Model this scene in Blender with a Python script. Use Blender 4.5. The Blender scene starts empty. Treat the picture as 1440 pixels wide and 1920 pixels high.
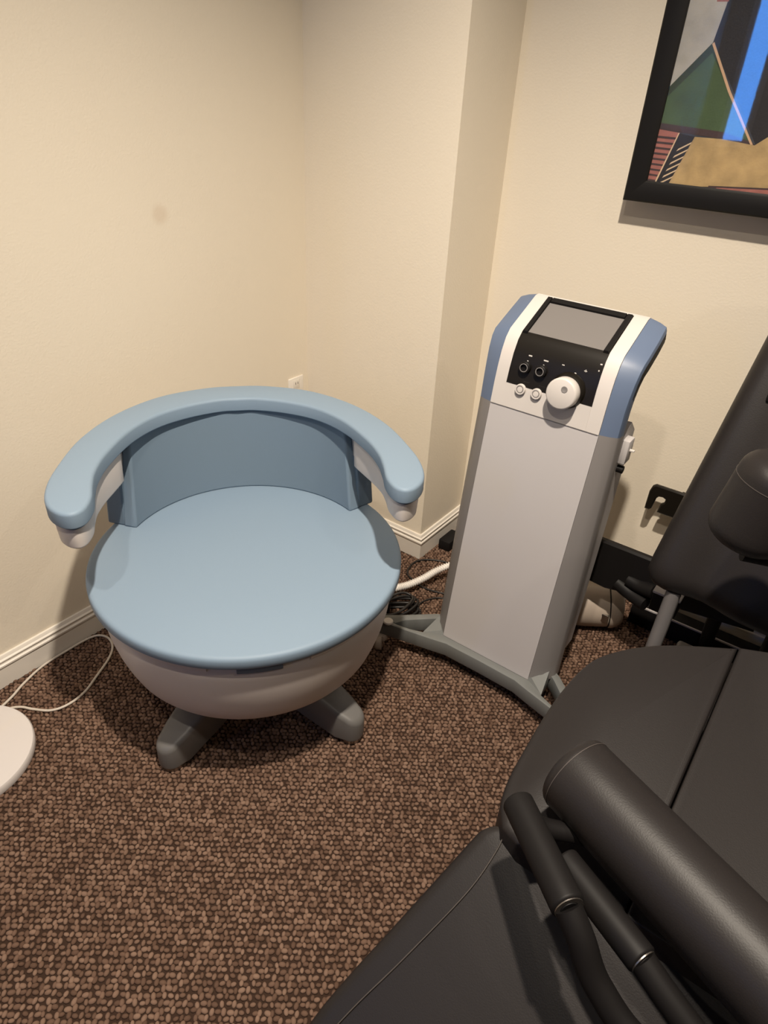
import bpy, bmesh, math, random
from mathutils import Vector, Matrix, noise
random.seed(7)
PI = math.pi
D = bpy.data
S = bpy.context.scene
COL = S.collection

# ---------------------------------------------------------------- camera
cam_d = D.cameras.new('camera'); cam = D.objects.new('camera', cam_d); COL.objects.link(cam)
cam_d.sensor_fit = 'HORIZONTAL'; cam_d.sensor_width = 36.0
cam_d.lens = 36.0 * 1240.0 / 1440.0
cam_d.clip_start = 0.02
cam.matrix_world = Matrix(((0.7997475, -0.3557483, 0.4835774, 0.0), (0.5982427, 0.4050454, -0.6914072, 0.0), (0.0500961, 0.8422478, 0.5367578, 1.5), (0.0, 0.0, 0.0, 1.0)))
S.camera = cam

# ---------------------------------------------------------------- world, lamps, exposure
W = D.worlds.new('room_air'); S.world = W; W.use_nodes = True
W.node_tree.nodes['Background'].inputs[0].default_value = (1.0, 0.86, 0.68, 1)
W.node_tree.nodes['Background'].inputs[1].default_value = 0.25
S.view_settings.view_transform = 'Standard'
S.view_settings.look = 'None'
S.view_settings.gamma = 1.0
S.view_settings.use_curve_mapping = False
S.view_settings.exposure = 0.0
CEIL = 3.03
LAMP_RGB = (1.0, 0.885, 0.74)
LAMPS = [(-0.16, 0.40, 395.0, 93, (-0.65, 1.12, 0.2)), (-0.31, -0.32, 85.0, 150, None), (1.25, 0.6, 40.0, 150, None), (0.6, -1.6, 20.0, 150, None)]
def add_lamp(x, y, power, cone, aim):
    l = D.lights.new('downlight_beam', 'SPOT'); o = D.objects.new('downlight_beam', l); COL.objects.link(o)
    o.location = (x, y, CEIL - 0.03)
    l.energy = power; l.color = LAMP_RGB; l.spot_size = math.radians(cone); l.spot_blend = 1.0
    l.shadow_soft_size = 0.035
    if aim: o.rotation_euler = (Vector(aim) - o.location).to_track_quat('-Z', 'Y').to_euler()   # a gimbal downlight
for a in LAMPS: add_lamp(*a)

# ---------------------------------------------------------------- materials
def mat(name, rgb, rough=0.5, metal=0.0, spec=0.5, bump=0.0, bscale=300.0, var=0.0, vscale=3.0, coat=0.0):
    m = D.materials.new(name); m.use_nodes = True
    nt = m.node_tree; b = nt.nodes['Principled BSDF']
    b.inputs['Base Color'].default_value = (*rgb, 1); b.inputs['Roughness'].default_value = rough
    b.inputs['Metallic'].default_value = metal; b.inputs['Specular IOR Level'].default_value = spec
    b.inputs['Coat Weight'].default_value = coat
    tc = nt.nodes.new('ShaderNodeTexCoord')
    if var:
        n = nt.nodes.new('ShaderNodeTexNoise'); n.inputs['Scale'].default_value = vscale; n.inputs['Detail'].default_value = 4
        nt.links.new(tc.outputs['Object'], n.inputs['Vector'])
        r = nt.nodes.new('ShaderNodeMix'); r.data_type = 'RGBA'
        r.inputs[6].default_value = (*[c * (1 - var) for c in rgb], 1)
        r.inputs[7].default_value = (*[min(1, c * (1 + var)) for c in rgb], 1)
        nt.links.new(n.outputs['Fac'], r.inputs[0]); nt.links.new(r.outputs[2], b.inputs['Base Color'])
    if bump:
        n2 = nt.nodes.new('ShaderNodeTexNoise'); n2.inputs['Scale'].default_value = bscale; n2.inputs['Detail'].default_value = 3
        nt.links.new(tc.outputs['Object'], n2.inputs['Vector'])
        bp = nt.nodes.new('ShaderNodeBump'); bp.inputs['Strength'].default_value = bump; bp.inputs['Distance'].default_value = 0.002
        nt.links.new(n2.outputs['Fac'], bp.inputs['Height']); nt.links.new(bp.outputs['Normal'], b.inputs['Normal'])
    return m
M = dict(
    wall=mat('cream_wall_paint', (0.775, 0.70, 0.58), 0.6, bump=0.25, bscale=160, var=0.02, vscale=2.0, spec=0.3),
    ceil=mat('ceiling_tile', (0.48, 0.45, 0.41), 0.85, bump=.4, bscale=60), far=mat('brown_wall_paint', (0.26, 0.215, 0.17), 0.7, bump=.2, bscale=160),
    trim=mat('white_trim_paint', (0.76, 0.71, 0.64), 0.32),
    floor=mat('carpet_backing', (0.040, 0.023, 0.016), 0.95, bump=0.6, bscale=90, spec=0.1),
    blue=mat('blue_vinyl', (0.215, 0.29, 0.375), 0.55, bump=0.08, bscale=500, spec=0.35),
    blueshade=mat('blue_vinyl_shaded', (0.16, 0.22, 0.285), 0.55, bump=0.08, bscale=500, spec=0.3),  # seat vinyl darkened to carry the armrest's shade on the backrest
    bluedark=mat('blue_plastic', (0.13, 0.18, 0.235), 0.5, bump=0.08, bscale=500, spec=0.35),
    white=mat('white_plastic', (0.66, 0.60, 0.56), 0.42, bump=0.05, bscale=700),
    whiteh=mat('white_head_plastic', (0.60, 0.56, 0.53), 0.36),
    panel=mat('pale_grey_panel', (0.485, 0.46, 0.46), 0.5, bump=0.05, bscale=900),
    grey=mat('grey_side_plastic', (0.22, 0.205, 0.20), 0.45, bump=0.05, bscale=700),
    base=mat('dark_grey_base_plastic', (0.15, 0.155, 0.15), 0.45),
    leg=mat('grey_leg_plastic', (0.13, 0.125, 0.12), 0.42),
    band=mat('periwinkle_blue_plastic', (0.115, 0.155, 0.24), 0.45),
    black=mat('gloss_black', (0.010, 0.008, 0.006), 0.35, spec=0.3),
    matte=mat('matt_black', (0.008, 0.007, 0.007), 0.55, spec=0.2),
    screen=mat('grey_screen', (0.185, 0.172, 0.165), 0.28),
    leather=mat('black_leather', (0.0185, 0.0158, 0.0155), 0.46, bump=0.12, bscale=420, spec=0.28),
    steel=mat('grey_steel', (0.20, 0.19, 0.19), 0.4, metal=0.3),
    frame=mat('black_frame_wood', (0.006, 0.005, 0.004), 0.5, spec=0.25),
    lamp=mat('white_lamp_enamel', (0.62, 0.58, 0.56), 0.4),
    cordw=mat('white_cord', (0.55, 0.49, 0.42), 0.5),
    hose=mat('white_hose', (0.82, 0.78, 0.74), 0.45),
    cord=mat('black_cord', (0.012, 0.010, 0.009), 0.45),
    metal=mat('bright_metal', (0.40, 0.37, 0.34), 0.35, metal=1.0),
    beige=mat('beige_plastic', (0.43, 0.36, 0.30), 0.35),
    mark=mat('white_print', (0.75, 0.72, 0.68), 0.5),
    greymark=mat('grey_print', (0.25, 0.23, 0.22), 0.5),
    stitch=mat('dark_thread', (0.06, 0.05, 0.045), 0.7),
)
def emit(name, rgb, s):
    m = D.materials.new(name); m.use_nodes = True; nt = m.node_tree
    nt.nodes.remove(nt.nodes['Principled BSDF']); e = nt.nodes.new('ShaderNodeEmission')
    e.inputs[0].default_value = (*rgb, 1); e.inputs[1].default_value = s
    nt.links.new(e.outputs[0], nt.nodes['Material Output'].inputs[0]); return m
M['lampglow'] = emit('lamp_glow', (1, 0.87, 0.70), 6.0)
M['blueglow'] = emit('added_blue_glow', (0.08, 0.33, 1.0), 12.0)  # blue glow of the added pane behind the camera
def glass():
    m = D.materials.new('picture_glass'); m.use_nodes = True; nt = m.node_tree
    nt.nodes.remove(nt.nodes['Principled BSDF'])
    f = nt.nodes.new('ShaderNodeFresnel')
    ge = nt.nodes.new('ShaderNodeNewGeometry'); mi = nt.nodes.new('ShaderNodeMix'); mi.inputs[2].default_value = 1.5; mi.inputs[3].default_value = 1 / 1.5
    nt.links.new(ge.outputs['Backfacing'], mi.inputs[0]); nt.links.new(mi.outputs[0], f.inputs[0])
    t = nt.nodes.new('ShaderNodeBsdfTransparent'); g = nt.nodes.new('ShaderNodeBsdfGlossy'); g.inputs['Roughness'].default_value = 0.02
    x = nt.nodes.new('ShaderNodeMixShader')
    nt.links.new(f.outputs[0], x.inputs[0]); nt.links.new(t.outputs[0], x.inputs[1]); nt.links.new(g.outputs[0], x.inputs[2])
    nt.links.new(x.outputs[0], nt.nodes['Material Output'].inputs[0]); return m
M['glass'] = glass()

# ---------------------------------------------------------------- mesh helpers
def finish(bm, name, m, parent=None, smooth=True, angle=38, loc=None):
    bmesh.ops.recalc_face_normals(bm, faces=bm.faces[:])
    for f in bm.faces: f.smooth = smooth
    if smooth:
        lim = math.radians(angle)
        for e in bm.edges:
            if len(e.link_faces) == 2 and e.calc_face_angle(0) > lim: e.smooth = False
    me = D.meshes.new(name); bm.to_mesh(me); bm.free()
    for mm in (m if isinstance(m, list) else [m]): me.materials.append(mm)
    o = D.objects.new(name, me); COL.objects.link(o)
    if parent: o.parent = parent; o.matrix_parent_inverse = Matrix.Translation(-Vector(parent.location)) if parent.parent is None else Matrix.Identity(4)
    return o
def part(o, parent):
    return o
def tag(o, label, cat, group=None, kind=None):
    o['label'] = label; o['category'] = cat
    if group: o['group'] = group
    if kind: o['kind'] = kind
    return o
def thing(name, label, cat, loc, group=None):
    o = D.objects.new(name, None); COL.objects.link(o); o.location = loc; o.empty_display_size = 0.05
    return tag(o, label, cat, group)
def structure(o): o['kind'] = 'structure'; return o

def b_box(bm, x0, x1, y0, y1, z0, z1, bev=0.0, seg=2, rot=None, piv=None):
    t = bmesh.new(); bmesh.ops.create_cube(t, size=1.0)
    for v in t.verts:
        v.co = Vector(((x0 + x1) / 2 + v.co.x * (x1 - x0), (y0 + y1) / 2 + v.co.y * (y1 - y0), (z0 + z1) / 2 + v.co.z * (z1 - z0)))
    if bev: bmesh.ops.bevel(t, geom=t.edges[:], offset=bev, segments=seg, affect='EDGES', profile=0.5)
    if rot:
        p = Vector(piv) if piv else Vector(((x0 + x1) / 2, (y0 + y1) / 2, (z0 + z1) / 2))
        for v in t.verts: v.co = rot @ (v.co - p) + p
    merge(bm, t)
def merge(bm, t):
    me = D.meshes.new('tmp'); t.to_mesh(me); t.free(); bm.from_mesh(me); D.meshes.remove(me)
def box(name, m, parent, *a, **k):
    bm = bmesh.new(); b_box(bm, *a, **k); return finish(bm, name, m, parent)
def b_loft(bm, rings, closed=True, caps=True, half=0):
    vs = [[bm.verts.new(p) for p in r] for r in rings]; n = len(rings[0])
    for a, b in zip(vs, vs[1:]):
        for i in range(n if closed else n - 1):
            j = (i + 1) % n
            bm.faces.new((a[i], a[j], b[j], b[i]))
    if half:                                   # U-shaped outline: cap it with a strip between its outer and inner runs
        for r in (vs[0], vs[-1]):
            for k in range(half // 2):
                for q in ((k, k + 1, half - k - 1, half - k), (-k, -k - 1, half + k + 1, half + k)):
                    ids = list(dict.fromkeys(i % n for i in q))
                    if len(ids) > 2: bm.faces.new([r[i] for i in ids])
    elif caps:
        bm.faces.new(vs[0][::-1]); bm.faces.new(vs[-1])
    return vs
def b_lathe(bm, prof, c=(0, 0, 0), n=64, a0=0.0, a1=2 * PI, axis=None):
    full = abs(a1 - a0 - 2 * PI) < 1e-6
    cols = []
    q = Vector((0, 0, 1)).rotation_difference(Vector(axis).normalized()) if axis else None
    for k in range(n if full else n + 1):
        a = a0 + (a1 - a0) * k / n; col = []
        for r, z in prof:
            p = Vector((r * math.cos(a), r * math.sin(a), z))
            if q: p = q @ p
            col.append(bm.verts.new(p + Vector(c)))
        cols.append(col)
    m = len(cols)
    for k in range(m if full else m - 1):
        A, B = cols[k], cols[(k + 1) % m]
        for i in range(len(prof) - 1):
            f = [A[i], B[i], B[i + 1], A[i + 1]]
            bm.faces.new(f)
    if not full:
        bm.faces.new(cols[0]); bm.faces.new(cols[-1][::-1])
    bmesh.ops.remove_doubles(bm, verts=bm.verts[:], dist=1e-6)
def lathe(name, m, parent, prof, **k):
    bm = bmesh.new(); b_lathe(bm, prof, **k); return finish(bm, name, m, parent)
def catmull(P, per=8, closed=False):
    P = [Vector(p) for p in P]; n = len(P); out = []
    for i in range(n if closed else n - 1):
        if closed: p0, p1, p2, p3 = P[i - 1], P[i], P[(i + 1) % n], P[(i + 2) % n]
        else: p0, p1, p2, p3 = P[max(i - 1, 0)], P[i], P[i + 1], P[min(i + 2, n - 1)]
        for k in range(per):
            t = k / per
            out.append(0.5 * (2 * p1 + (p2 - p0) * t + (2 * p0 - 5 * p1 + 4 * p2 - p3) * t * t + (3 * p1 - p0 - 3 * p2 + p3) * t ** 3))
    if not closed: out.append(P[-1])
    return out
def b_tube(bm, P, r, n=10, rf=None, caps=True):
    rings = []; N = len(P); up = Vector((0, 0, 1)); prev = None
    for i, p in enumerate(P):
        t = (P[min(i + 1, N - 1)] - P[max(i - 1, 0)]).normalized()
        if prev is None:
            s = t.cross(up)
            if s.length < 1e-3: s = t.cross(Vector((1, 0, 0)))
            s.normalize()
        else: s = (prev - t * prev.dot(t)).normalized()
        prev = s; w = t.cross(s)
        R = rf(i) if rf else r
        rings.append([p + (s * math.cos(2 * PI * k / n) + w * math.sin(2 * PI * k / n)) * R for k in range(n)])
    b_loft(bm, rings, caps=caps)
def tube(name, m, parent, pts, r, per=8, n=10, closed=False):
    bm = bmesh.new(); b_tube(bm, catmull(pts, per, closed), r, n); return finish(bm, name, m, parent, angle=60)
def offset(poly, d):
    n = len(poly); out = []
    A = sum(poly[i].x * poly[(i + 1) % n].y - poly[(i + 1) % n].x * poly[i].y for i in range(n))
    sg = 1 if A > 0 else -1
    for i in range(n):
        a, b, c = poly[i - 1], poly[i], poly[(i + 1) % n]
        e1 = (b - a).normalized(); e2 = (c - b).normalized()
        n1 = Vector((-e1.y, e1.x)) * sg; n2 = Vector((-e2.y, e2.x)) * sg
        m = (n1 + n2); m = m.normalized() if m.length > 1e-6 else n1
        out.append(b + m * d / max(0.5, m.dot(n1)))
    return out
def b_slab(bm, poly, z0, z1, r=0.01, rb=None, seg=4, taper=0.0, half=0):
    """solid with the 2-D outline poly; z0 / z1 numbers or functions of (x, y); edges rounded by r (top) and rb (bottom)"""
    poly = [Vector(p) for p in poly]; rb = r if rb is None else rb
    f0 = z0 if callable(z0) else (lambda x, y: z0); f1 = z1 if callable(z1) else (lambda x, y: z1)
    rings = []
    for k in range(seg + 1):
        a = PI / 2 * k / seg; o = offset(poly, rb * (1 - math.sin(a)) + taper)
        rings.append([Vector((p.x, p.y, f0(p.x, p.y) + rb * (1 - math.cos(a)))) for p in o])
    for k in range(seg + 1):
        a = PI / 2 * k / seg; o = offset(poly, r * (1 - math.cos(a)))
        rings.append([Vector((p.x, p.y, f1(p.x, p.y) - r * (1 - math.sin(a)))) for p in o])
    b_loft(bm, rings, half=half)
def slab(name, m, parent, poly, z0, z1, **k):
    bm = bmesh.new(); b_slab(bm, poly, z0, z1, **k); return finish(bm, name, m, parent)
def b_cushion(bm, poly, zf, thick, r=0.03, crown=0.02, seg=6, rings_in=14, cen=None, zb=None):
    """padded slab: rounded rim, crowned top following zf(x, y)"""
    poly = [Vector(p) for p in poly]
    cen = Vector(cen) if cen else sum(poly, Vector((0, 0))) / len(poly)
    R = []
    for k in range(seg + 1):
        a = PI / 2 * k / seg; o = offset(poly, r * 0.6 * (1 - math.sin(a)))
        R.append([Vector((p.x, p.y, zf(p.x, p.y) - thick + r * 0.6 * (1 - math.cos(a)))) for p in o])
    top = offset(poly, 0)
    for k in range(seg + 1):
        a = PI / 2 * k / seg; o = offset(poly, r * (1 - math.cos(a)))
        R.append([Vector((p.x, p.y, zf(p.x, p.y) - r * (1 - math.sin(a)))) for p in o]); top = o
    for k in range(1, rings_in):
        s = 1 - k / rings_in
        R.append([Vector((cen.x + (p.x - cen.x) * s, cen.y + (p.y - cen.y) * s, 0)) for p in top])
        for v in R[-1]: v.z = zf(v.x, v.y) + crown * (1 - s ** 2)
    b_loft(bm, R)
def cushion(name, m, parent, poly, zf, thick, **k):
    bm = bmesh.new(); b_cushion(bm, poly, zf, thick, **k); return finish(bm, name, m, parent, angle=50)
def rrect(x0, x1, y0, y1, r, n=6):
    out = []
    for cx, cy, a in ((x1 - r, y1 - r, 0), (x0 + r, y1 - r, 90), (x0 + r, y0 + r, 180), (x1 - r, y0 + r, 270)):
        for k in range(n + 1):
            t = math.radians(a + 90 * k / n); out.append((cx + r * math.cos(t), cy + r * math.sin(t)))
    return out
def roller(name, m, parent, A, B, r, rd=0.02, n=40, dome=0.0):
    """padded cylinder from A to B with rounded ends"""
    A, B = Vector(A), Vector(B); L = (B - A).length
    pr = [(0, -dome)] if dome else [(0, 0)]
    if dome:
        for k in range(1, 6): pr.append(((r - rd) * k / 6, -dome * (1 - (k / 6) ** 2)))
    for k in range(7):
        a = PI / 2 * k / 6; pr.append((r - rd + rd * math.sin(a), rd - rd * math.cos(a)))
    for k in range(1, 8): pr.append((r, rd + (L - 2 * rd) * k / 8))
    for k in range(7):
        a = PI / 2 * k / 6; pr.append((r - rd + rd * math.cos(a), L - rd + rd * math.sin(a)))
    pr.append((0, L + dome * 0.0))
    bm = bmesh.new(); b_lathe(bm, pr, c=A, n=n, axis=B - A); return finish(bm, name, m, parent, angle=50)

# ---------------------------------------------------------------- room
XL, YC, XR, YB = -1.626, 1.765, -1.061, 2.055       # left wall, chase front, chase side, back wall
XE, YF = 1.9, -2.4
def wall(name, *a, m='wall'): return structure(box(name, M[m], None, *a))
structure(box('floor', M['floor'], None, XL - .1, XE + .1, YF - .1, YB + .1, -0.1, -0.002))
structure(box('ceiling', M['ceil'], None, XL - .1, XE + .1, YF - .1, YB + .1, CEIL, CEIL + .1))
wl = wall('wall_left', XL - .1, XL, YF - .1, YB + .1, -.002, CEIL)
def stained(pos, r, rgb, k):
    m = M['wall'].copy(); m.name = 'cream_wall_paint_with_stain'; nt = m.node_tree; b = nt.nodes['Principled BSDF']
    src = b.inputs['Base Color'].links[0].from_socket
    tc = nt.nodes.new('ShaderNodeTexCoord'); vd = nt.nodes.new('ShaderNodeVectorMath'); vd.operation = 'DISTANCE'; vd.inputs[1].default_value = pos
    nt.links.new(tc.outputs['Object'], vd.inputs[0])
    mr = nt.nodes.new('ShaderNodeMapRange'); mr.interpolation_type = 'SMOOTHSTEP'
    mr.inputs[1].default_value = r * .3; mr.inputs[2].default_value = r; mr.inputs[3].default_value = k; mr.inputs[4].default_value = 0
    nt.links.new(vd.outputs['Value'], mr.inputs[0])
    x = nt.nodes.new('ShaderNodeMix'); x.data_type = 'RGBA'; x.inputs[7].default_value = (*rgb, 1)
    nt.links.new(mr.outputs[0], x.inputs[0]); nt.links.new(src, x.inputs[6]); nt.links.new(x.outputs[2], b.inputs['Base Color'])
    return m
wl.data.materials[0] = stained((-1.626, 1.193, 1.189), .035, (.62, .50, .38), .45)
wall('wall_centre', XL, XR, YC, YC + .12, -.002, CEIL)
wall('wall_return', XR - .12, XR, YC + .12, YB, -.002, CEIL)
wall('wall_back', XL, XE, YB, YB + .1, -.002, CEIL)
wall('wall_right', XE, XE + .1, YF - .1, YB + .1, -.002, CEIL, m='far')
wall('wall_front', XL, XE, YF - .1, YF, -.002, CEIL, m='far')
BP = [(0.0, 0.0), (0.013, 0.0), (0.013, 0.068), (0.0165, 0.071), (0.0165, 0.076), (0.0125, 0.079), (0.011, 0.083), (0.0145, 0.088), (0.0145, 0.091),
      (0.0095, 0.094), (0.0085, 0.098), (0.006, 0.103), (0.0, 0.103)]
def baseboard(name, p, q, nrm, mp, mq):
    p, q, nrm = Vector(p), Vector(q), Vector(nrm); t = (q - p).normalized()
    bm = bmesh.new()
    rings = []
    for e, mi in ((p, mp), (q, -mq)):
        rings.append([Vector(((e + nrm * d + t * d * mi).x, (e + nrm * d + t * d * mi).y, z)) for d, z in BP])
    b_loft(bm, rings); return structure(finish(bm, name, M['trim'], None, angle=25))
baseboard('baseboard_left', (XL, YF), (XL, YC), (1, 0), 0, 1)
baseboard('baseboard_centre', (XL, YC), (XR, YC), (0, -1), 1, -1)
baseboard('baseboard_return', (XR, YC), (XR, YB), (1, 0), -1, 1)
baseboard('baseboard_back', (XR, YB), (XE, YB), (0, -1), 1, 0)

# carpet loops: real tufts, alternating in direction like a basket weave
def carpet():
    P = 0.0118; a = math.radians(36.8); ca, sa = math.cos(a), math.sin(a)
    vs, rots, scs = [], [], []
    for i in range(-260, 260):
        for j in range(-260, 260):
            x0 = (i + (0.25 if j % 2 else -0.25)) * P + random.uniform(-.0022, .0022); y0 = j * P + random.uniform(-.0022, .0022)
            x = x0 * ca - y0 * sa - 0.5; y = x0 * sa + y0 * ca + 0.7
            if not (XL + .012 < x < 0.75 and -0.15 < y < YB - .015): continue
            if x < XR + .012 and y > YC - .015: continue
            vs.append((x, y, 0.0)); rots.append((random.uniform(-.25, .25), random.uniform(-.25, .25), a + (PI / 2 if (i + j) % 2 else 0) + random.uniform(-.35, .35)))
            scs.append(random.uniform(.82, 1.12))
    me = D.meshes.new('carpet_pile'); me.from_pydata(vs, [], [])
    at = me.attributes.new('rot', 'FLOAT_VECTOR', 'POINT'); at.data.foreach_set('vector', [c for r in rots for c in r])
    at = me.attributes.new('sc', 'FLOAT', 'POINT'); at.data.foreach_set('value', scs)
    o = D.objects.new('carpet_pile', me); COL.objects.link(o)
    m = mat('carpet_loops', (0.2, 0.13, 0.1), 0.9, spec=0.1)
    nt = m.node_tree; b = nt.nodes['Principled BSDF']
    oi = nt.nodes.new('ShaderNodeObjectInfo'); cr = nt.nodes.new('ShaderNodeValToRGB')
    e = cr.color_ramp.elements
    e[0].position = 0.0; e[0].color = (0.100, 0.058, 0.040, 1); e[1].position = 1.0; e[1].color = (0.222, 0.142, 0.102, 1)
    k = e.new(0.5); k.color = (0.155, 0.094, 0.066, 1)
    nt.links.new(oi.outputs['Random'], cr.inputs[0]); nt.links.new(cr.outputs[0], b.inputs['Base Color'])
    g = D.node_groups.new('tufts', 'GeometryNodeTree')
    g.interface.new_socket('Geometry', in_out='INPUT', socket_type='NodeSocketGeometry')
    g.interface.new_socket('Geometry', in_out='OUTPUT', socket_type='NodeSocketGeometry')
    N = g.nodes.new; L = g.links.new
    gi, go = N('NodeGroupInput'), N('NodeGroupOutput')
    ico = N('GeometryNodeMeshIcoSphere'); ico.inputs['Radius'].default_value = 1.0; ico.inputs['Subdivisions'].default_value = 2
    tr = N('GeometryNodeTransform'); tr.inputs['Scale'].default_value = (0.0072, 0.0050, 0.0045)
    sm = N('GeometryNodeSetMaterial'); sm.inputs['Material'].default_value = m
    sh = N('GeometryNodeSetShadeSmooth')
    ip = N('GeometryNodeInstanceOnPoints')
    r = N('GeometryNodeInputNamedAttribute'); r.data_type = 'FLOAT_VECTOR'; r.inputs['Name'].default_value = 'rot'
    s = N('GeometryNodeInputNamedAttribute'); s.data_type = 'FLOAT'; s.inputs['Name'].default_value = 'sc'
    mp = N('GeometryNodeMeshToPoints')
    L(gi.outputs[0], mp.inputs['Mesh']); L(mp.outputs[0], ip.inputs['Points'])
    L(ico.outputs['Mesh'], tr.inputs['Geometry']); L(tr.outputs[0], sh.inputs['Geometry']); L(sh.outputs[0], sm.inputs['Geometry']); L(sm.outputs[0], ip.inputs['Instance'])
    L(r.outputs[0], ip.inputs['Rotation']); L(s.outputs[0], ip.inputs['Scale']); L(ip.outputs[0], go.inputs[0])
    md = o.modifiers.new('tufts', 'NODES'); md.node_group = g
    o.data.materials.append(m)
    tag(o, 'brown looped basket-weave carpet covering the floor', 'carpet', kind='stuff')
carpet()

# ceiling downlights; the last two are unseen fill lamps, added to lift the ambient
for i, (x, y, p, cone, aim) in enumerate(LAMPS):
    t = thing('ceiling_downlight', ['recessed ceiling downlight in front of the console', 'recessed ceiling downlight just behind the camera', 'added ceiling fill light right of the black chair', 'added ceiling fill light farthest behind the camera'][i], 'ceiling light', (x, y, CEIL), 'recessed ceiling downlights')
    lathe('trim_ring', M['trim'], t, [(0.062, 0.0), (0.085, 0.0), (0.085, -0.006), (0.066, -0.010), (0.062, -0.004)], c=(x, y, CEIL), n=32)
    lathe('lens', M['lampglow'], t, [(0.0, 0.0), (0.06, 0.0), (0.06, -0.003), (0.0, -0.003)], c=(x, y, CEIL), n=32)

# unseen glowing window, added so the picture glass reflects a blue streak
wd = box('added_window_1', M['trim'], None, -1.47, -1.24, YF, YF + .03, 1.26, 2.40, bev=.004); structure(wd)
pn = box('pane', M['blueglow'], wd, -1.425, -1.285, YF + .025, YF + .034, 1.31, 2.35)

# ---------------------------------------------------------------- round blue chair
CX, CY, PH = -1.055, 0.921, math.radians(-40.5)
cu, sn = math.cos(PH), math.sin(PH)
def cl(u, v): return (CX + u * cu - v * sn, CY + u * sn + v * cu)
ch = thing('round_chair', 'round blue-topped chair with curved armrest, white bowl body and grey legs', 'chair', (CX, CY, 0))
C3 = (CX, CY, 0)
lathe('seat', M['blue'], ch, [(0, .459), (.372, .459), (.379, .461), (.385, .467), (.388, .472), (.388, .489), (.3865, .4945), (.383, .498), (.377, .500), (.2, .502), (0, .5025)], c=C3, n=128)
lathe('bowl', M['white'], ch, [(0, .2245), (.24, .2245), (.29, .228), (.312, .234), (.325, .243), (.3335, .256), (.344, .285), (.354, .32), (.363, .365), (.368, .41), (.370, .45), (.366, .456), (.30, .456), (0, .456)], c=C3, n=128)
lathe('rim', M['white'], ch, [(.360, .448), (.3735, .446), (.3755, .452), (.3735, .4595), (.360, .4595)], c=C3, n=110, a0=PH + .30, a1=PH + 2 * PI - .30)
for a0, nm in ((-.13, 'seat_tab'),):
    lathe(nm, M['bluedark'], ch, [(.360, .443), (.3745, .443), (.377, .447), (.377, .458), (.360, .458)], c=C3, n=16, a0=PH + a0, a1=PH - a0)
HALF = [(-.412, 0), (-.403, .09), (-.353, .208), (-.25, .308), (-.118, .372), (.03, .401), (.112, .404), (.170, .392), (.207, .366), (.218, .338), (.200, .316),
        (.155, .308), (.10, .313), (.04, .3145), (-.04, .301), (-.15, .262), (-.232, .205), (-.285, .13), (-.315, .05)]
full = [Vector(p) for p in HALF] + [Vector((-.318, 0))] + [Vector((a, -b)) for a, b in HALF[:0:-1]]
U = catmull(full, 6, closed=True)
Uw = [Vector(cl(p.x, p.y)) for p in U]
slab('armrest_pad', M['blue'], ch, Uw, .738, .776, r=.008, rb=.004, seg=4, half=114)
def shell_bottom(x, y):
    a = math.degrees(math.atan2(-(x - CX) * sn + (y - CY) * cu, (x - CX) * cu + (y - CY) * sn)); a = abs(a)
    t = max(0, min(1, (a - 45) / 60)); t = t * t * (3 - 2 * t)
    return .688 * (1 - t) + .652 * t
Us = offset(Uw, .008)
for i, p in enumerate(Us):                      # behind the backrest the shell's inner wall steps back
    q = p - Vector((CX, CY)); a = abs(math.degrees(math.atan2(-q.x * sn + q.y * cu, q.x * cu + q.y * sn)))
    if q.length < .36 and a > 112:
        t = min(1, (a - 112) / 10); Us[i] = Vector((CX, CY)) + q.normalized() * (q.length * (1 - t) + .350 * t)
slab('armrest_gasket', M['bluedark'], ch, offset(Uw, .007), .733, .739, r=.001, seg=1, half=114)
slab('armrest_shell', M['white'], ch, Us, shell_bottom, .734, r=.002, rb=.005, seg=4, taper=.003, half=114)
def polar_block(name, m, parent, span0, span1, ri0, ri1, ro0, ro1, z0, z1, nt=40, nz=10, bev=.006):
    bm = bmesh.new(); g = {}
    for k in range(nz + 1):
        t = k / nz; z = z0 + (z1 - z0) * t; sp = math.radians(span0 + (span1 - span0) * t)
        for i in range(nt + 1):
            a = PH + PI - sp + 2 * sp * i / nt
            for s, r in ((0, ri0 + (ri1 - ri0) * t), (1, ro0 + (ro1 - ro0) * t)):
                g[k, i, s] = bm.verts.new((CX + r * math.cos(a), CY + r * math.sin(a), z))
    F = bm.faces.new
    for k in range(nz):
        for i in range(nt):
            for s in (0, 1): F((g[k, i, s], g[k, i + 1, s], g[k + 1, i + 1, s], g[k + 1, i, s]))
        for i in (0, nt): F((g[k, i, 0], g[k, i, 1], g[k + 1, i, 1], g[k + 1, i, 0]))
    for i in range(nt):
        for k in (0, nz): F((g[k, i, 0], g[k, i, 1], g[k, i + 1, 1], g[k, i + 1, 0]))
    o = finish(bm, name, m, parent)
    b = o.modifiers.new('soft_edges', 'BEVEL'); b.width = bev; b.segments = 3; b.limit_method = 'ANGLE'; b.angle_limit = math.radians(50)
    return o
polar_block('backrest_pad', M['blueshade'], ch, 64.5, 56, .314, .328, .352, .352, .499, .737)
polar_block('backrest_body', M['bluedark'], ch, 64.0, 62, .346, .346, .400, .395, .499, .656)
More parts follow.
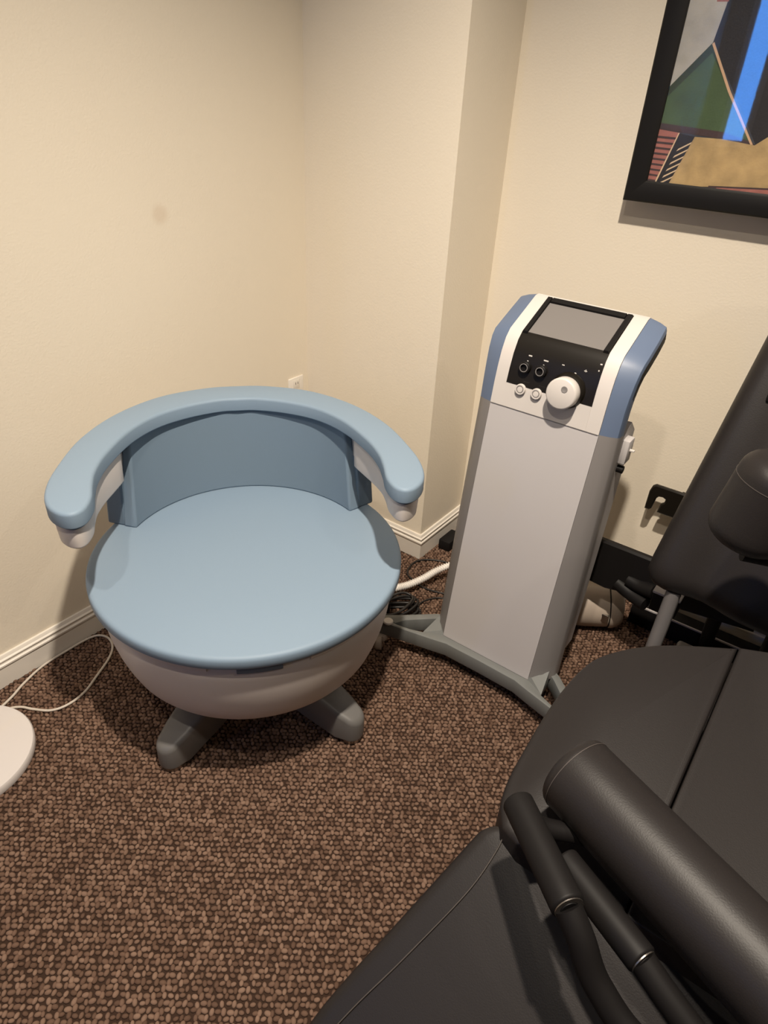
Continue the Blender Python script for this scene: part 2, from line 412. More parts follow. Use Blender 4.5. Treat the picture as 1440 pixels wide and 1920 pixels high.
for k in range(4):
    a = PH + math.radians(46) + k * PI / 2 + (math.radians(-2) if k in (3,) else 0)
    ca, sa = math.cos(a), math.sin(a)
    pl = []
    for (r, w) in ((.06, .055), (.20, .050), (.30, .040)): pl.append((r, w))
    tip = [(.325 + .034 * math.cos(t), .034 * math.sin(t)) for t in [PI / 2 - PI * j / 10 for j in range(11)]]
    loop = [(r, w) for r, w in pl] + tip + [(r, -w) for r, w in pl[::-1]]
    poly = [(CX + r * ca - w * sa, CY + r * sa + w * ca) for r, w in loop]
    rad = lambda x, y: math.hypot(x - CX, y - CY)
    leg = slab('leg', M['leg'], ch, poly, lambda x, y: .018 + max(0, .30 - rad(x, y)) * .35, lambda x, y: .088 + max(0, .36 - rad(x, y)) * .47, r=.014, rb=.006)
    lathe('foot', M['metal'], leg, [(0, 0), (.026, 0), (.029, .004), (.029, .022), (0, .022)], c=(CX + .325 * ca, CY + .325 * sa, 0), n=24)
lathe('hub', M['leg'], ch, [(0, .10), (.10, .10), (.12, .12), (.12, .226), (0, .226)], c=C3, n=40)

# ---------------------------------------------------------------- control unit (screen column)
DX = -0.56
dv = thing('control_console', 'tall grey and blue console with black screen and white dial beside the blue chair', 'medical device', (DX, 1.45, 0))
FP = [(1.3625, .098), (1.410, .47), (1.457, .84), (1.4645, .90), (1.4705, .935), (1.479, .970), (1.492, 1.000), (1.509, 1.019), (1.535, 1.0318), (1.585, 1.0564), (1.628, 1.0775), (1.644, 1.079), (1.652, 1.072)]
def nrm(i):
    a, b = FP[max(i - 1, 0)], FP[min(i + 1, len(FP) - 1)]; t = Vector((b[0] - a[0], b[1] - a[1])).normalized()
    return Vector((t.y, -t.x))          # points into the body
def on(i, x, d):
    n = nrm(i); return Vector((DX + x, FP[i][0] + n.x * d, FP[i][1] + n.y * d))
def fp_at(z):
    for i in range(len(FP) - 1):
        if FP[i][1] <= z <= FP[i + 1][1]:
            t = (z - FP[i][1]) / (FP[i + 1][1] - FP[i][1]); return FP[i][0] + (FP[i + 1][0] - FP[i][0]) * t, i
def skin(name, m, idx, hw, d0, d1, parent=dv, bev=0.0):
    bm = bmesh.new()
    b_loft(bm, [[on(i, -hw(i), d0), on(i, hw(i), d0), on(i, hw(i), d1), on(i, -hw(i), d1)] for i in idx])
    return finish(bm, name, m, parent)
HW = lambda i: .1435 + .002 * min(1, i / 2)
# body behind the panels
bm = bmesh.new()
side = [(FP[i][0] + nrm(i).x * .012, FP[i][1] + nrm(i).y * .012) for i in range(len(FP) - 2)] + [(1.640, 1.055), (1.672, 1.02), (1.655, .85), (1.63, .5), (1.60, .098)]
b_loft(bm, [[Vector((DX + x, y, z)) for y, z in side] for x in (-.15, .15)])
finish(bm, 'body', M['panel'], dv)
bm = bmesh.new()
rc = [(1.47, .11), (1.515, .47), (1.545, .80), (1.60, .835), (1.645, .80), (1.62, .47), (1.59, .11)]
b_loft(bm, [[Vector((DX + x, y, z)) for y, z in rc] for x in (-.178, .178)])
rcv = finish(bm, 'rear_cover', M['panel'], dv)
skin('front_panel', M['panel'], [0, 1, 2], HW, 0.0, .013)
skin('head_panel', M['whiteh'], list(range(2, len(FP))), HW, -.0012, .013)
box('panel_seam', M['greymark'], dv, DX - .144, DX + .144, 1.4552, 1.4570, .8385, .8400)
skin('face_plate', M['whiteh'], [2, 3], lambda i: .112, -.0022, 0.0)
OUT = [(.198, .062), (.194, .042), (.188, .022), (.188, .018), (.189, .017), (.191, .017), (.193, .017), (.194, .017), (.194, .017), (.193, .017), (.191, .016), (.190, .016), (.186, .014)]
for s in (-1, 1):
    for nm, idx, m in (('side_strip', [0, 1, 2], M['grey']), ('head_band', list(range(2, len(FP))), M['band'])):
        rings = []
        for i in idx:
            w, sb = OUT[i]; h = HW(i)
            rings.append([on(i, s * (h + .0008), .0005), on(i, s * (h + (w - h) * .55), .0005 + sb * .35), on(i, s * (w - .003), sb - .003), on(i, s * w, sb + .004), on(i, s * w, sb + .034), on(i, s * (w - .012), sb + .036), on(i, s * (h + .0008), .05)])
        bm = bmesh.new(); b_loft(bm, rings); finish(bm, nm, m, dv, angle=30)
for s in (-1, 1):  # dark strip standing in for shade on the band's outer side
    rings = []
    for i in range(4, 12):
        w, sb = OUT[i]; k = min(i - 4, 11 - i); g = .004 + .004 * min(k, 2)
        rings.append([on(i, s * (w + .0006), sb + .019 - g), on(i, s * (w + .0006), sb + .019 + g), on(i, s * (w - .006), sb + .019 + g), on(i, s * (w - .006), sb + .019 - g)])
    bm = bmesh.new(); b_loft(bm, rings); finish(bm, 'band_side_shade', M['matte'], dv)
# the black display area
BZ = list(range(3, 11))
FPz = FP[3]
skin('display_plate', M['black'], [3, 4, 5, 6, 7, 8, 9, 10], lambda i: .1135 - .0003 * i, -.0028, 0.0)
# screen plane between FP[7] and FP[10]
a7, a10 = Vector(FP[7]), Vector(FP[10]); tdir = (a10 - a7).normalized(); nout = Vector((-tdir.y, tdir.x))
def scr(x, s, d): p = a7 + tdir * s + nout * d; return Vector((DX + x, p.x, p.y))
Ls = (a10 - a7).length
def splate(name, m, x0, x1, s0, s1, d0, d1, parent=dv, ins=0.0):
    bm = bmesh.new()
    b_loft(bm, [[scr(x0, s0, d0), scr(x1, s0, d0), scr(x1, s1, d0), scr(x0, s1, d0)], [scr(x0 + ins, s0 + ins, d1), scr(x1 - ins, s0 + ins, d1), scr(x1 - ins, s1 - ins, d1), scr(x0 + ins, s1 - ins, d1)]])
    return finish(bm, name, m, parent)
sc_ = splate('screen', M['screen'], -.0955, .0955, -.002, Ls - .020, .001, .0035)
for x0, x1, s0, s1 in ((-.110, -.096, -.006, Ls - .001), (.096, .110, -.006, Ls - .001), (-.096, .096, Ls - .019, Ls - .001)):
    splate('bezel', M['matte'], x0, x1, s0, s1, .001, .0075, ins=.0015)
# knobs, buttons and dial; they stand along the panel's own normal
NK = Vector((0, -.993, .12)).normalized()
def fpt(x, z, d=0.0):
    y, i = fp_at(z); return Vector((DX + x, y, z)) + NK * d
def turned(name, m, x, z, prof, parent=dv, n=32, d=0.0):
    return lathe(name, m, parent, prof, c=fpt(x, z, d), axis=NK, n=n)
turned('dial_ring', M['black'], .046, .921, [(0, 0), (.043, 0), (.043, .004), (.037, .012), (0, .012)], n=48)
dial = turned('dial', M['whiteh'], .044, .918, [(0, 0), (.0365, 0), (.0375, .004), (.0375, .027), (.0355, .030), (.033, .031), (0, .0315)], d=.010, n=64)
lathe('dial_dimple', M['grey'], dial, [(0, .0002), (.0045, .0003), (.0062, .0009), (.0074, .0009), (.0080, 0), (0, 0)], c=fpt(.044, .918, .0413) + Vector((.007, .0015, .0125)), axis=NK, n=28)  # grey colour darkens the dimple like the shade in a recess
for x, z in ((-.070, .893), (-.027, .893)):
    k = turned('push_button', M['whiteh'], x, z, [(0, 0), (.0135, 0), (.0135, .008), (.0125, .010), (.0098, .010), (.0095, .008), (0, .008)])
    turned('button_ring', M['grey'], x, z, [(.0075, 0), (.0096, 0), (.0096, .0012), (.0075, .0012)], parent=k, d=.008)
    turned('button_cap', M['whiteh'], x, z, [(0, 0), (.0074, 0), (.0070, .003), (0, .0035)], parent=k, d=.007)
    box('button_caption', M['greymark'], dv, DX + x + .000, DX + x + .018, fp_at(z + .019)[0] - .0026, fp_at(z + .019)[0] - .001, z + .0175, z + .0205)
for x, z in ((-.071, .947), (-.029, .948)):
    k = turned('socket_knob', M['matte'], x, z, [(0, 0), (.0145, 0), (.0145, .012), (.0125, .014), (.009, .014), (.008, .009), (0, .009)], d=.002)
    turned('socket_collar', M['grey'], x, z, [(.0088, 0), (.0104, 0), (.0104, .001), (.0088, .001)], parent=k, d=.016)
def mark(name, x, z, w, h):
    y, i = fp_at(z); p = fpt(x, z, .0035)
    bm = bmesh.new(); b_box(bm, p.x - w / 2, p.x + w / 2, p.y - .0005, p.y + .0005, z - h / 2, z + h / 2); return finish(bm, name, M['mark'], dv)
mark('printed_caption', -.067, .975, .009, .0028); mark('printed_caption', -.025, .973, .012, .0028)
mark('minus_sign', .019, .974, .006, .0018); mark('plus_sign', .075, .9735, .007, .0016); mark('plus_sign', .075, .9735, .0016, .007)
mark('dial_pointer', .053, .963, .0045, .0035); mark('painted_glint', .1045, .995, .005, .003); mark('painted_glint', .104, .981, .003, .003)  # the two small right-hand marks are glints put in as white print
for x, z in ((-.07, .962), (-.028, .962)): mark('socket_dot', x, z, .003, .0025)
# hook and connectors on the right side
hk = box('side_bracket', M['panel'], dv, DX + .176, DX + .196, 1.56, 1.60, .735, .80, bev=.003)
box('peg', M['whiteh'], hk, DX + .18, DX + .208, 1.575, 1.583, .768, .774, bev=.002)
lathe('knob', M['matte'], hk, [(0, 0), (.010, 0), (.010, .018), (0, .020)], c=(DX + .176, 1.575, .715), axis=(1, 0, 0), n=16)
# base: a flat frame with two open triangular ends, on castors
by = 1.362
front = [(-.34, 1.283), (-.275, 1.297), (-.166, 1.3215), (-.115, 1.3345), (-.09, 1.3345), (0, 1.336), (.09, 1.3345), (.115, 1.3345), (.166, 1.3215), (.275, 1.297), (.34, 1.283)]
zt = .100; zb = .050
slab('base_front_rail', M['base'], dv, [(DX + x, y) for x, y in front] + [(DX + .348, 1.292), (DX + .335, 1.311), (DX + .28, 1.309), (DX + .24, 1.318), (DX + .20, 1.333), (DX + .188, 1.362), (DX - .188, 1.362), (DX - .20, 1.333), (DX - .24, 1.318), (DX - .28, 1.309), (DX - .335, 1.311), (DX - .348, 1.292)], zb, zt, r=.004, rb=.004, seg=2)
slab('base_plinth', M['base'], dv, [(DX - .19, 1.366), (DX + .19, 1.366), (DX + .185, 1.46), (DX + .150, 1.60), (DX - .150, 1.60), (DX - .185, 1.46)], zb, zt, r=.003, seg=2)
for s in (-1, 1):
    slab('base_side_strut', M['base'], dv, [(DX + s * p[0], p[1]) for p in ((.352, 1.298), (.336, 1.32), (.298, 1.352), (.212, 1.432), (.18, 1.45), (.18, 1.425), (.203, 1.408), (.270, 1.343), (.288, 1.310), (.325, 1.304))], zb, zt, r=.003, rb=.003, seg=2)
    lathe('foot_cap', M['whiteh'], dv, [(0, 0), (.0155, 0), (.0155, .004), (.0135, .0065), (0, .007)], c=(DX + s * .306 - (.002 if s < 0 else 0), 1.300, zt - .0005), n=24)
    # corner gussets where the column meets the base
    bm = bmesh.new(); b_loft(bm, [[Vector((DX + s * x, y, z)) for x, y, z in r] for r in ([(.1435, 1.360, .099), (.199, 1.334, .099), (.190, 1.40, .099)], [(.1435, 1.364, .104), (.152, 1.365, .110), (.186, 1.405, .125)])]); finish(bm, 'base_gusset', M['base'], dv)
    for y in (1.292, 1.57):
        x = DX + s * (.318 if y < 1.5 else .13)
        cw = box('castor_fork', M['beige'], dv, x - .012, x + .012, y - .014, y + .014, .028, .051, bev=.004)
        lathe('castor_wheel', M['beige'], cw, [(0, -.011), (.017, -.011), (.0255, -.008), (.0265, 0), (.0255, .008), (.017, .011), (0, .011)], c=(x - .004, y - .018, .0265), axis=(.8, .5, 0), n=28)

# ---------------------------------------------------------------- framed picture
PX0, PX1, PZ0, PZ1 = -.658, .30, 1.281, 2.16
pf = thing('framed_picture', 'abstract painting in a wide black frame hanging on the cream wall', 'picture', ((PX0 + PX1) / 2, YB, PZ0))
FD = [(0, 0), (.0, .062), (.004, .066), (.020, .0665), (.046, .063), (.052, .060), (.052, 0)]   # across, proud of the wall
cx, cz = (PX0 + PX1) / 2, (PZ0 + PZ1) / 2
cor = [(PX0, PZ0, 1, 1), (PX1, PZ0, -1, 1), (PX1, PZ1, -1, -1), (PX0, PZ1, 1, -1)]
for k in range(4):
    bm = bmesh.new()
    b_loft(bm, [[Vector((x + sx * w, YB - .001 - d, z + sz * w)) for w, d in FD] for x, z, sx, sz in (cor[k], cor[(k + 1) % 4])])
    finish(bm, 'frame_rail', M['frame'], pf, angle=20)
def paint(name, c, var=.25, sc=18):
    return mat(name, c, .55, var=var, vscale=sc, bump=.2, bscale=200)
PM = [paint('paint_grey', (.42, .40, .36), .45, 16), paint('paint_green', (.060, .100, .042), .5, 14), paint('paint_dark_green', (.03, .045, .02), .2), paint('paint_plum', (.06, .035, .035), .2),
      paint('paint_red', (.36, .135, .11), .35, 30), paint('paint_line', (.62, .40, .25), .1), paint('paint_night', (.018, .016, .018), .4, 10), paint('paint_cream', (.68, .50, .32), .1),
      paint('paint_ochre', (.46, .32, .15), .5, 22), paint('paint_blue_grey', (.05, .055, .07), .4, 8)]
bm = bmesh.new(); AY = 2.0006
lay = [0]
def poly(pts, mi):
    lay[0] += 1; y = AY - lay[0] * .00009
    f = bm.faces.new([bm.verts.new((x, y, z)) for x, z in pts]); f.material_index = mi
poly([(-.61, 1.325), (.26, 1.325), (.26, 2.12), (-.61, 2.12)], 9)
poly([(-.61, 1.54), (-.53, 1.635), (-.521, 1.712), (-.46, 2.12), (-.61, 2.12)], 0)
poly([(-.545, 1.712), (-.519, 1.712), (-.47, 1.78), (-.55, 1.76)], 4)
poly([(-.61, 1.54), (-.53, 1.635), (-.46, 1.54), (-.38, 1.435), (-.61, 1.452)], 2)
poly([(-.61, 1.518), (-.5255, 1.615), (-.464, 1.538), (-.384, 1.441), (-.452, 1.455), (-.61, 1.466)], 1)
poly([(-.61, 1.466), (-.452, 1.456), (-.38, 1.439), (-.37, 1.434), (-.45, 1.441), (-.61, 1.452)], 3)
poly([(-.53, 1.635), (-.369, 1.433), (-.34, 1.459), (-.20, 1.56), (-.2, 2.12), (-.45, 2.12), (-.519, 1.712)], 6)
poly([(-.531, 1.632), (-.527, 1.636), (-.461, 1.541), (-.376, 1.434), (-.382, 1.434), (-.4665, 1.539)], 5)
poly([(-.52, 1.441), (-.45, 1.441), (-.372, 1.433), (-.34, 1.459), (-.2, 1.56), (.26, 1.60), (.26, 1.335), (-.43, 1.336), (-.56, 1.325)], 8)
poly([(-.61, 1.452), (-.553, 1.447), (-.586, 1.325), (-.61, 1.325)], 4)
for k in range(9):
    z = 1.333 + k * .0125
    poly([(-.61, z), (-.585 + .0034 * k, z - .001), (-.585 + .0034 * k, z + .0035), (-.61, z + .0045)], 3)
poly([(-.555, 1.4465), (-.515, 1.441), (-.552, 1.325), (-.586, 1.325)], 6)
poly([(-.5565, 1.447), (-.5535, 1.447), (-.584, 1.325), (-.588, 1.325)], 7)
for k in range(6):
    z0 = 1.327 + k * .0158; x0 = -.5745 + k * .0048
    poly([(x0, z0), (x0 + .030, z0 + .0185), (x0 + .0325, z0 + .0235), (x0 + .003, z0 + .006)], 7)
poly([(-.45, 1.337), (-.31, 1.346), (-.0, 1.37), (.26, 1.37), (.26, 1.325), (-.45, 1.325)], 3)
poly([(-.43, 1.3345), (-.31, 1.342), (-.0, 1.362), (.26, 1.36), (.26, 1.325), (-.43, 1.3305)], 4)
poly([(-.10, 1.50), (.12, 1.46), (.20, 1.80), (-.05, 1.90)], 0)
poly([(.0, 1.60), (.15, 1.55), (.22, 1.95), (.08, 2.0)], 4)
finish(bm, 'artwork', PM, pf, smooth=False)
box('backing_board', M['frame'], pf, PX0 + .02, PX1 - .02, 2.001, YB - .001, PZ0 + .02, PZ1 - .02)
box('glass', M['glass'], pf, PX0 + .044, PX1 - .044, 1.9955, 1.9975, PZ0 + .044, PZ1 - .044)

# ---------------------------------------------------------------- outlet on the left wall
ol = box('wall_outlet', M['trim'], None, XL - .001, XL + .006, 1.662, 1.738, .475, .590, bev=.003)
tag(ol, 'white wall outlet plate behind the blue chair near the corner', 'outlet')
for z in (.505, .548):
    f = box('socket', M['trim'], ol, XL + .0055, XL + .0075, 1.684, 1.716, z - .001, z + .032, bev=.002)
    for dy in (-.006, .006): box('slot', M['matte'], f, XL + .007, XL + .0079, 1.70 + dy - .001, 1.70 + dy + .001, z + .015, z + .024)

# ---------------------------------------------------------------- floor lamp at the left edge
fl = thing('floor_lamp', 'white round lamp base with a thin white cord at the left wall', 'lamp', (-1.447, .27, 0))
lathe('lamp_base', M['lamp'], fl, [(0, 0), (.160, 0), (.164, .003), (.165, .006), (.165, .024), (.162, .028), (.155, .0295), (0, .031)], c=(-1.447, .27, 0), n=96)
lathe('pole', M['lamp'], fl, [(0, .030), (.011, .030), (.011, 1.45), (0, 1.45)], c=(-1.447, .27, 0), n=24)
lathe('lamp_shade', M['lamp'], fl, [(.06, 1.46), (.03, 1.44), (.0, 1.44), (0, 1.445), (.028, 1.446), (.056, 1.462), (.10, 1.51), (.103, 1.508)], c=(-1.447, .27, 0), n=40)
cp = [(-1.54, .408), (-1.556, .453), (-1.578, .499), (-1.600, .57), (-1.604, .66), (-1.601, .72), (-1.587, .748), (-1.555, .758), (-1.514, .744), (-1.479, .707), (-1.445, .645), (-1.416, .586), (-1.411, .532), (-1.428, .492), (-1.469, .464), (-1.500, .448), (-1.520, .425), (-1.52, .40)]
tube('lamp_cord', M['cordw'], fl, [(x, y, .008) for x, y in cp], .0036)

# ---------------------------------------------------------------- hose and cables between chair and console
hp = catmull([(-1.06, 1.36, .055), (-1.02, 1.44, .05), (-.988, 1.505, .045), (-.962, 1.55, .045), (-.938, 1.612, .05), (-.92, 1.668, .06), (-.885, 1.72, .075), (-.84, 1.745, .085), (-.79, 1.75, .10), (-.76, 1.755, .115)], 60)
bm = bmesh.new(); b_tube(bm, hp, .012, 12, rf=lambda i: .0112 + .0026 * math.sin(i * 2 * PI / 8))
tag(finish(bm, 'corrugated_hose', M['hose'], None, angle=80), 'white corrugated hose running from the blue chair to the console', 'hose')
tag(tube('power_cable', M['cord'], None, [(-.80, 1.735, .006), (-.84, 1.748, .006), (-.87, 1.76, .006), (-.94, 1.795, .006), (-.985, 1.785, .006), (-1.025, 1.758, .006), (-1.047, 1.72, .006), (-1.042, 1.672, .006), (-1.024, 1.64, .006), (-.985, 1.625, .006), (-.93, 1.615, .006), (-.86, 1.635, .006), (-.83, 1.66, .006)], .0035),
    'thin black cable looped on the carpet by the wall corner', 'cable')
tag(tube('thin_cable', M['cord'], None, [(-.815, 1.635, .006), (-.84, 1.615, .006), (-.868, 1.598, .006), (-.89, 1.565, .006), (-.898, 1.53, .006), (-.885, 1.50, .006), (-.86, 1.48, .006)], .003),
    'thin black cable beside the coiled bundle on carpet', 'cable')
bd = thing('cable_bundle', 'coiled shiny black cable bundle on the carpet beside the round chair', 'cable', (-.93, 1.44, 0))
for k in range(6):
    r0, r1 = .085 - .006 * (k % 3), .030 + .006 * (k % 2); a = math.radians(58 + 8 * (k - 2)); z = .008 + .0075 * k
    tube('coil', M['cord'], bd, [(-.935 + r0 * math.cos(t) * math.cos(a) - r1 * math.sin(t) * math.sin(a), 1.44 + r0 * math.cos(t) * math.sin(a) + r1 * math.sin(t) * math.cos(a), z + .004 * math.sin(3 * t + k)) for t in [2 * PI * j / 14 for j in range(14)]], .0048, per=5, closed=True)
box('cable_tie', M['matte'], bd, -.965, -.945, 1.40, 1.425, .004, .055, bev=.006)

ad = box('power_adapter', M['matte'], None, -1.035, -.985, 1.86, 1.955, .0, .045, bev=.006)
tag(ad, 'black power adapter on the carpet against the wall behind console', 'adapter')

# ---------------------------------------------------------------- beige case behind the console
bc = thing('beige_case', 'rounded beige case with metal clasp lying on carpet behind the console', 'case', (-.385, 1.83, 0))
AX = Vector((.80, .42, .10)).normalized()
lathe('case_body', M['beige'], bc, [(0, -.145), (.03, -.143), (.055, -.132), (.072, -.11), (.079, -.07), (.081, -.02), (.080, .03), (.079, .055), (0, .055)], c=(-.415, 1.835, .082), axis=AX, n=48)
lathe('case_lid', M['beige'], bc, [(0, .0), (.080, 0), (.083, .004), (.083, .012), (.078, .028), (.066, .043), (.045, .050), (0, .053)], c=Vector((-.415, 1.835, .082)) + AX * .055, axis=AX, n=48)
lathe('case_seam', M['matte'], bc, [(.078, .0), (.0825, .0), (.0825, .003), (.078, .003)], c=Vector((-.415, 1.835, .082)) + AX * .053, axis=AX, n=48)
p = Vector((-.415, 1.835, .082)) + AX * .055 + Vector((.02, -.077, -.002))
box('clasp', M['metal'], bc, p.x - .014, p.x + .014, p.y - .006, p.y + .004, p.z - .016, p.z + .016, bev=.004)

# ---------------------------------------------------------------- wall hook bracket
whk = thing('wall_hook_rack', 'black hook bracket on the cream wall left of the black backrest', 'hook', (-.32, YB, .42))
HY0, HY1 = 1.985, 2.0
def xz_plate(name, m, parent, pts, y0, y1, r=.004):
    bm = bmesh.new(); pts = [Vector(q) for q in pts]
    o1 = offset(pts, r)
    b_loft(bm, [[Vector((q.x, y0, q.y)) for q in o1], [Vector((q.x, y0 + r, q.y)) for q in pts], [Vector((q.x, y1 - r, q.y)) for q in pts], [Vector((q.x, y1, q.y)) for q in o1]])
    return finish(bm, name, m, parent)
xz_plate('hook_plate', M['black'], whk, [(-.366, .405), (-.352, .405), (-.346, .412), (-.340, .452), (-.334, .460), (-.322, .462), (-.312, .458), (-.313, .446), (-.322, .438), (-.326, .405), (-.18, .405), (-.18, .497), (-.352, .497), (-.361, .490), (-.366, .470)], HY0, HY1)
box('standoff', M['black'], whk, -.28, -.24, HY1 - .001, YB + .001, .43, .47)

# ---------------------------------------------------------------- black padded exercise chair (facing the camera side)
bk = thing('black_padded_chair', 'large black leather exercise chair with rollers and hand grips at right', 'exercise chair', (.15, 1.1, 0))
SX = .15
# seat: three panels, rounded at the rear
L_edge = [(-.206, .694), (-.216, .718), (-.225, .770), (-.230, .871), (-.230, .932), (-.227, .982), (-.217, 1.046), (-.197, 1.095), (-.149, 1.150), (-.081, 1.199), (.024, 1.252)]
def seat_z(x, y):
    t = max(0, y - .67); return .48 + .05 * t + .22 * t * t
lp = [tuple(v) for v in catmull([Vector(q) for q in L_edge], 5)]
poly_l = [(.024, .655), (-.15, .655), (-.188, .668)] + lp
cushion('seat_panel', M['leather'], bk, poly_l[::-1], lambda x, y: seat_z(x, y), .10, r=.012, crown=.026, cen=(-.11, .93))
cushion('seat_panel', M['leather'], bk, [(.306 - x, y) for x, y in poly_l], lambda x, y: seat_z(x, y), .10, r=.020, crown=.030, cen=(.416, .93))
poly_c = [(.0265, .655), (.2795, .655), (.2795, 1.252), (.22, 1.273), (.153, 1.280), (.086, 1.273), (.0265, 1.252)]
cushion('seat_panel', M['leather'], bk, poly_c, lambda x, y: seat_z(x, y), .10, r=.006, crown=.004, cen=(.153, .95))
pts = [Vector((x, y)) for x, y in lp]; pts = offset(pts + [Vector((.0, .7))], .012)[1:-2]
tube('piping', M['leather'], bk, [(q.x, q.y, seat_z(q.x, q.y) - .004) for q in pts], .0032, per=2, n=8)
# leg cushion in front, sloping down towards the camera
def low_z(x, y): return .462 - (.70 - y) * .70
lowp = [(-.355, .10), (-.345, .20), (-.327, .34), (-.309, .412), (-.283, .492), (-.246, .607), (-.231, .654), (-.222, .674), (-.200, .690), (-.16, .694), (.12, .694), (.45, .694), (.505, .684), (.535, .65), (.61, .34), (.65, .10)]
lowc = [tuple(v) for v in catmull([Vector(q) for q in lowp], 4)]
cushion('leg_cushion', M['leather'], bk, lowc, low_z, .09, r=.022, crown=.012, cen=(.15, .38))
tube('stitching', M['stitch'], bk, [(x + .030, y - .006, low_z(x + .03, y) + .0012) for x, y in ((-.345, .22), (-.325, .318), (-.302, .391), (-.268, .475), (-.226, .590), (-.214, .655), (-.215, .680))], .0012, n=6)
# backrest
def back_pt(u, v):
    """u across -1..1, v up 0..1 on the front face"""
    hw = .378 - .085 * v; x = SX + u * hw + 0.0
    y = 1.425 + .34 * v - .018 * (1 - u * u) + .022 * math.exp(-((abs(u) - .62) / .16) ** 2); z = .515 + .85 * v
    return Vector((x, y, z))
bn = Vector((0, -.85, .34)).normalized(); bnn = Vector((0, -(.85), .34)).normalized()
def back_shell():
    bm = bmesh.new(); rings = []
    outl = rrect(-1, 1, 0, 1, .0001, 1)
    per = []
    n = 26
    for k in range(n): per.append((-1 + 2 * k / n, 0))
    for k in range(n): per.append((1, k / n))
    for k in range(n): per.append((1 - 2 * k / n, 1))
    for k in range(n): per.append((-1, 1 - k / n))
    def rounded(u, v):
        # round the corners of the outline
        U = u * .34; V = (v - .5) * .88; r = .05
        ax, av = abs(U), abs(V)
        if ax > .34 - r and av > .44 - r:
            dx, dy = ax - (.34 - r), av - (.44 - r); d = math.hypot(dx, dy)
            mx = max(dx, dy)
            if d > 1e-9:
                k = mx / d; ax = .34 - r + dx * k; av = .44 - r + dy * k
        return math.copysign(ax, U) / .34, math.copysign(av, V) / .88 + .5
    def ring(s, d):
        out = []
        for u, v in per:
            u2, v2 = rounded(u, v)
            out.append(back_pt(u2 * s, .5 + (v2 - .5) * s) + bn * d)
        return out
    for k in range(5):
        a = PI / 2 * k / 4; rings.append(ring(.97 + .03 * math.sin(a), -.095 + .02 * (1 - math.cos(a))))
    for k in range(7):
        a = PI / 2 * k / 6; rings.append(ring(1 - .11 * (1 - math.cos(a)), -.045 + .045 * math.sin(a)))
    for k in range(1, 24):
        s = .89 * (1 - k / 24); rings.append(ring(s, .006 * (1 - (s / .89) ** 2)))
    b_loft(bm, rings)
    return finish(bm, 'backrest', M['leather'], bk, angle=60)
back_shell()
pp = [back_pt(-.985, v) + bn * -.047 for v in (.05, .15, .3, .45, .6, .75, .9, .96)]
tube('back_piping', M['leather'], bk, pp, .004, per=3, n=8)
q = back_pt(-.80, .545)
box('strap_clip', M['matte'], bk, q.x - .004, q.x + .05, q.y - .012, q.y + .02, q.z - .010, q.z + .012, bev=.004)
# thigh roller across the seat, with its end seam
A, B = Vector((-.130, .748, .598)), Vector((.30, .575, .598))
rl = roller('thigh_roller', M['leather'], bk, A, B, .0655, rd=.016)
ax = (B - A).normalized()
lathe('roller_seam', M['stitch'], rl, [(.0645, 0), (.0662, 0), (.0662, .0012), (.0645, .0012)], c=A + ax * .017, axis=ax, n=40)
# upright padded roll beside the backrest
ur = roller('upright_roll', M['leather'], bk, (-.018, 1.235, .998), (-.046, 1.225, .825), .072, rd=.035, dome=.012)
lathe('roll_seam', M['stitch'], ur, [(.0712, .045), (.0727, .045), (.0727, .0462), (.0712, .0462)], c=(-.018, 1.235, .998), axis=(-.028, -.01, -.173), n=40)
tube('roll_arm', M['matte'], bk, [(-.035, 1.235, .80), (.06, 1.28, .795), (.15, 1.36, .79), (.18, 1.50, .79)], .016)
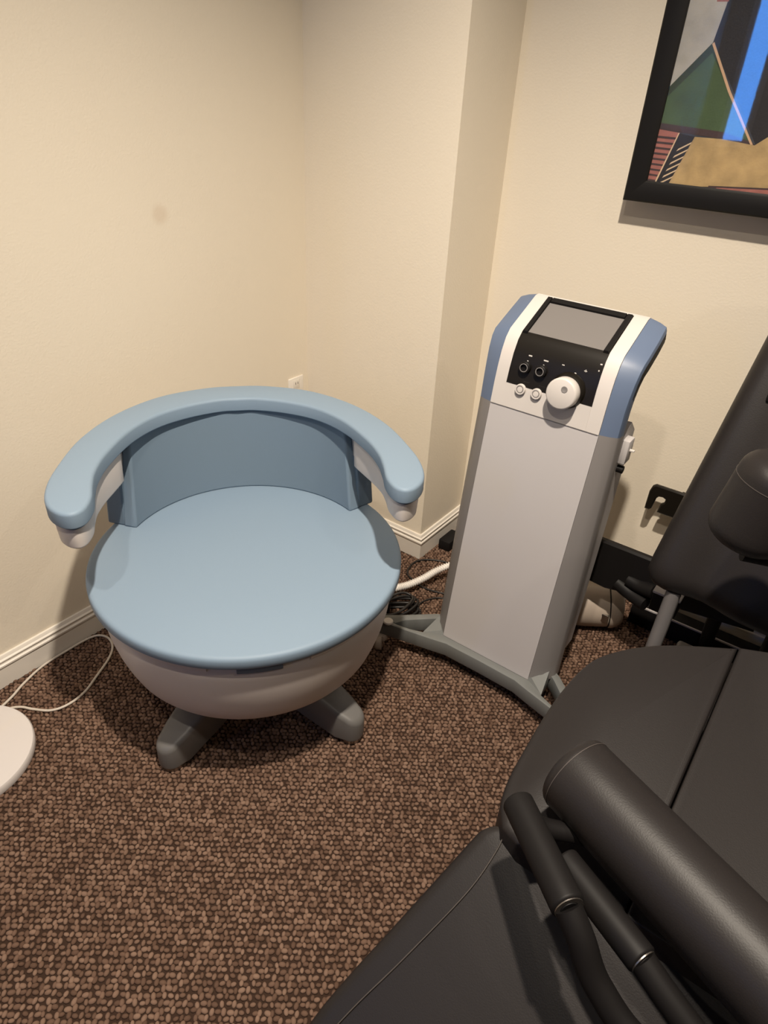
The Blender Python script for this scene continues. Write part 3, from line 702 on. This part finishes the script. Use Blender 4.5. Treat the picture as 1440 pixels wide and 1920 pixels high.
# hand grips
def grip(A, B, r):
    A, B = Vector(A), Vector(B); ax = (B - A).normalized()
    g = roller('hand_grip', M['matte'], bk, A, B, r, rd=.005, n=32)
    lathe('grip_ring', M['metal'], g, [(r * .55, 0), (r * .86, 0), (r * .86, .0022), (r * .55, .0022)], c=B - ax * .001, axis=ax, n=28)
    lathe('grip_plug', M['matte'], g, [(0, 0), (r * .55, 0), (r * .5, .003), (0, .003)], c=B - ax * .001, axis=ax, n=28)
grip((-.166, .630, .612), (-.040, .525, .625), .0235)
grip((-.076, .608, .585), (.060, .542, .592), .0215)
tube('grip_bracket', M['matte'], bk, [(-.042, .527, .622), (-.015, .515, .600), (.025, .50, .555), (.10, .49, .52), (.22, .51, .53), (.36, .56, .59)], .019)
tube('grip_bracket', M['matte'], bk, [(.058, .543, .592), (.10, .53, .575), (.17, .515, .55), (.24, .515, .535)], .018)
tube('grip_bracket', M['matte'], bk, [(-.15, .618, .606), (-.125, .64, .575), (-.07, .68, .555), (0, .71, .545)], .015)
tube('roller_arm', M['matte'], bk, [(.30, .575, .598), (.36, .56, .598), (.46, .62, .55), (.52, .75, .45), (.52, .85, .30)], .02)
# frame under the seat and behind it
tube('frame_post', M['steel'], bk, [(-.146, 1.47, .50), (-.146, 1.46, .40), (-.146, 1.45, .30), (-.146, 1.45, .05)], .018)
box('frame_block', M['matte'], bk, -.205, -.135, 1.585, 1.65, .335, .395, bev=.004)
box('frame_cap', M['panel'], bk, -.207, -.133, 1.58, 1.655, .395, .402, bev=.002)
box('base_rail', M['matte'], bk, -.30, .60, 1.925, 1.985, .0, .080, bev=.003)
box('rail_lit_edge', M['panel'], bk, -.30, .60, 1.924, 1.930, .078, .083)  # pale strip painting in light along the rail's top edge
box('base_plate', M['steel'], bk, -.12, .55, 1.30, 1.80, .0, .12, bev=.01)
box('pedestal', M['matte'], bk, .0, .30, .72, 1.20, .0, .39, bev=.02)
box('pedestal_foot', M['matte'], bk, -.1, .40, .60, 1.35, .0, .05, bev=.01)
box('back_support', M['matte'], bk, .08, .22, 1.60, 1.72, .10, .72, bev=.01)
# black rear shroud with its arms
xz_plate('rear_shroud', M['matte'], bk, [(-.424, .395), (-.415, .402), (-.2, .402), (.05, .402), (.05, .30), (-.2, .268), (-.30, .252), (-.36, .24), (-.41, .243), (-.426, .256)], 1.72, 1.745, r=.006)
tube('shroud_arm', M['matte'], bk, [(-.30, 1.73, .30), (-.26, 1.72, .30), (-.215, 1.70, .315)], .022)
tube('shroud_arm', M['matte'], bk, [(-.33, 1.73, .275), (-.28, 1.72, .262), (-.23, 1.70, .262)], .022)
tube('shroud_leg', M['matte'], bk, [(-.05, 1.735, .35), (-.05, 1.80, .2), (-.05, 1.90, .06)], .02)
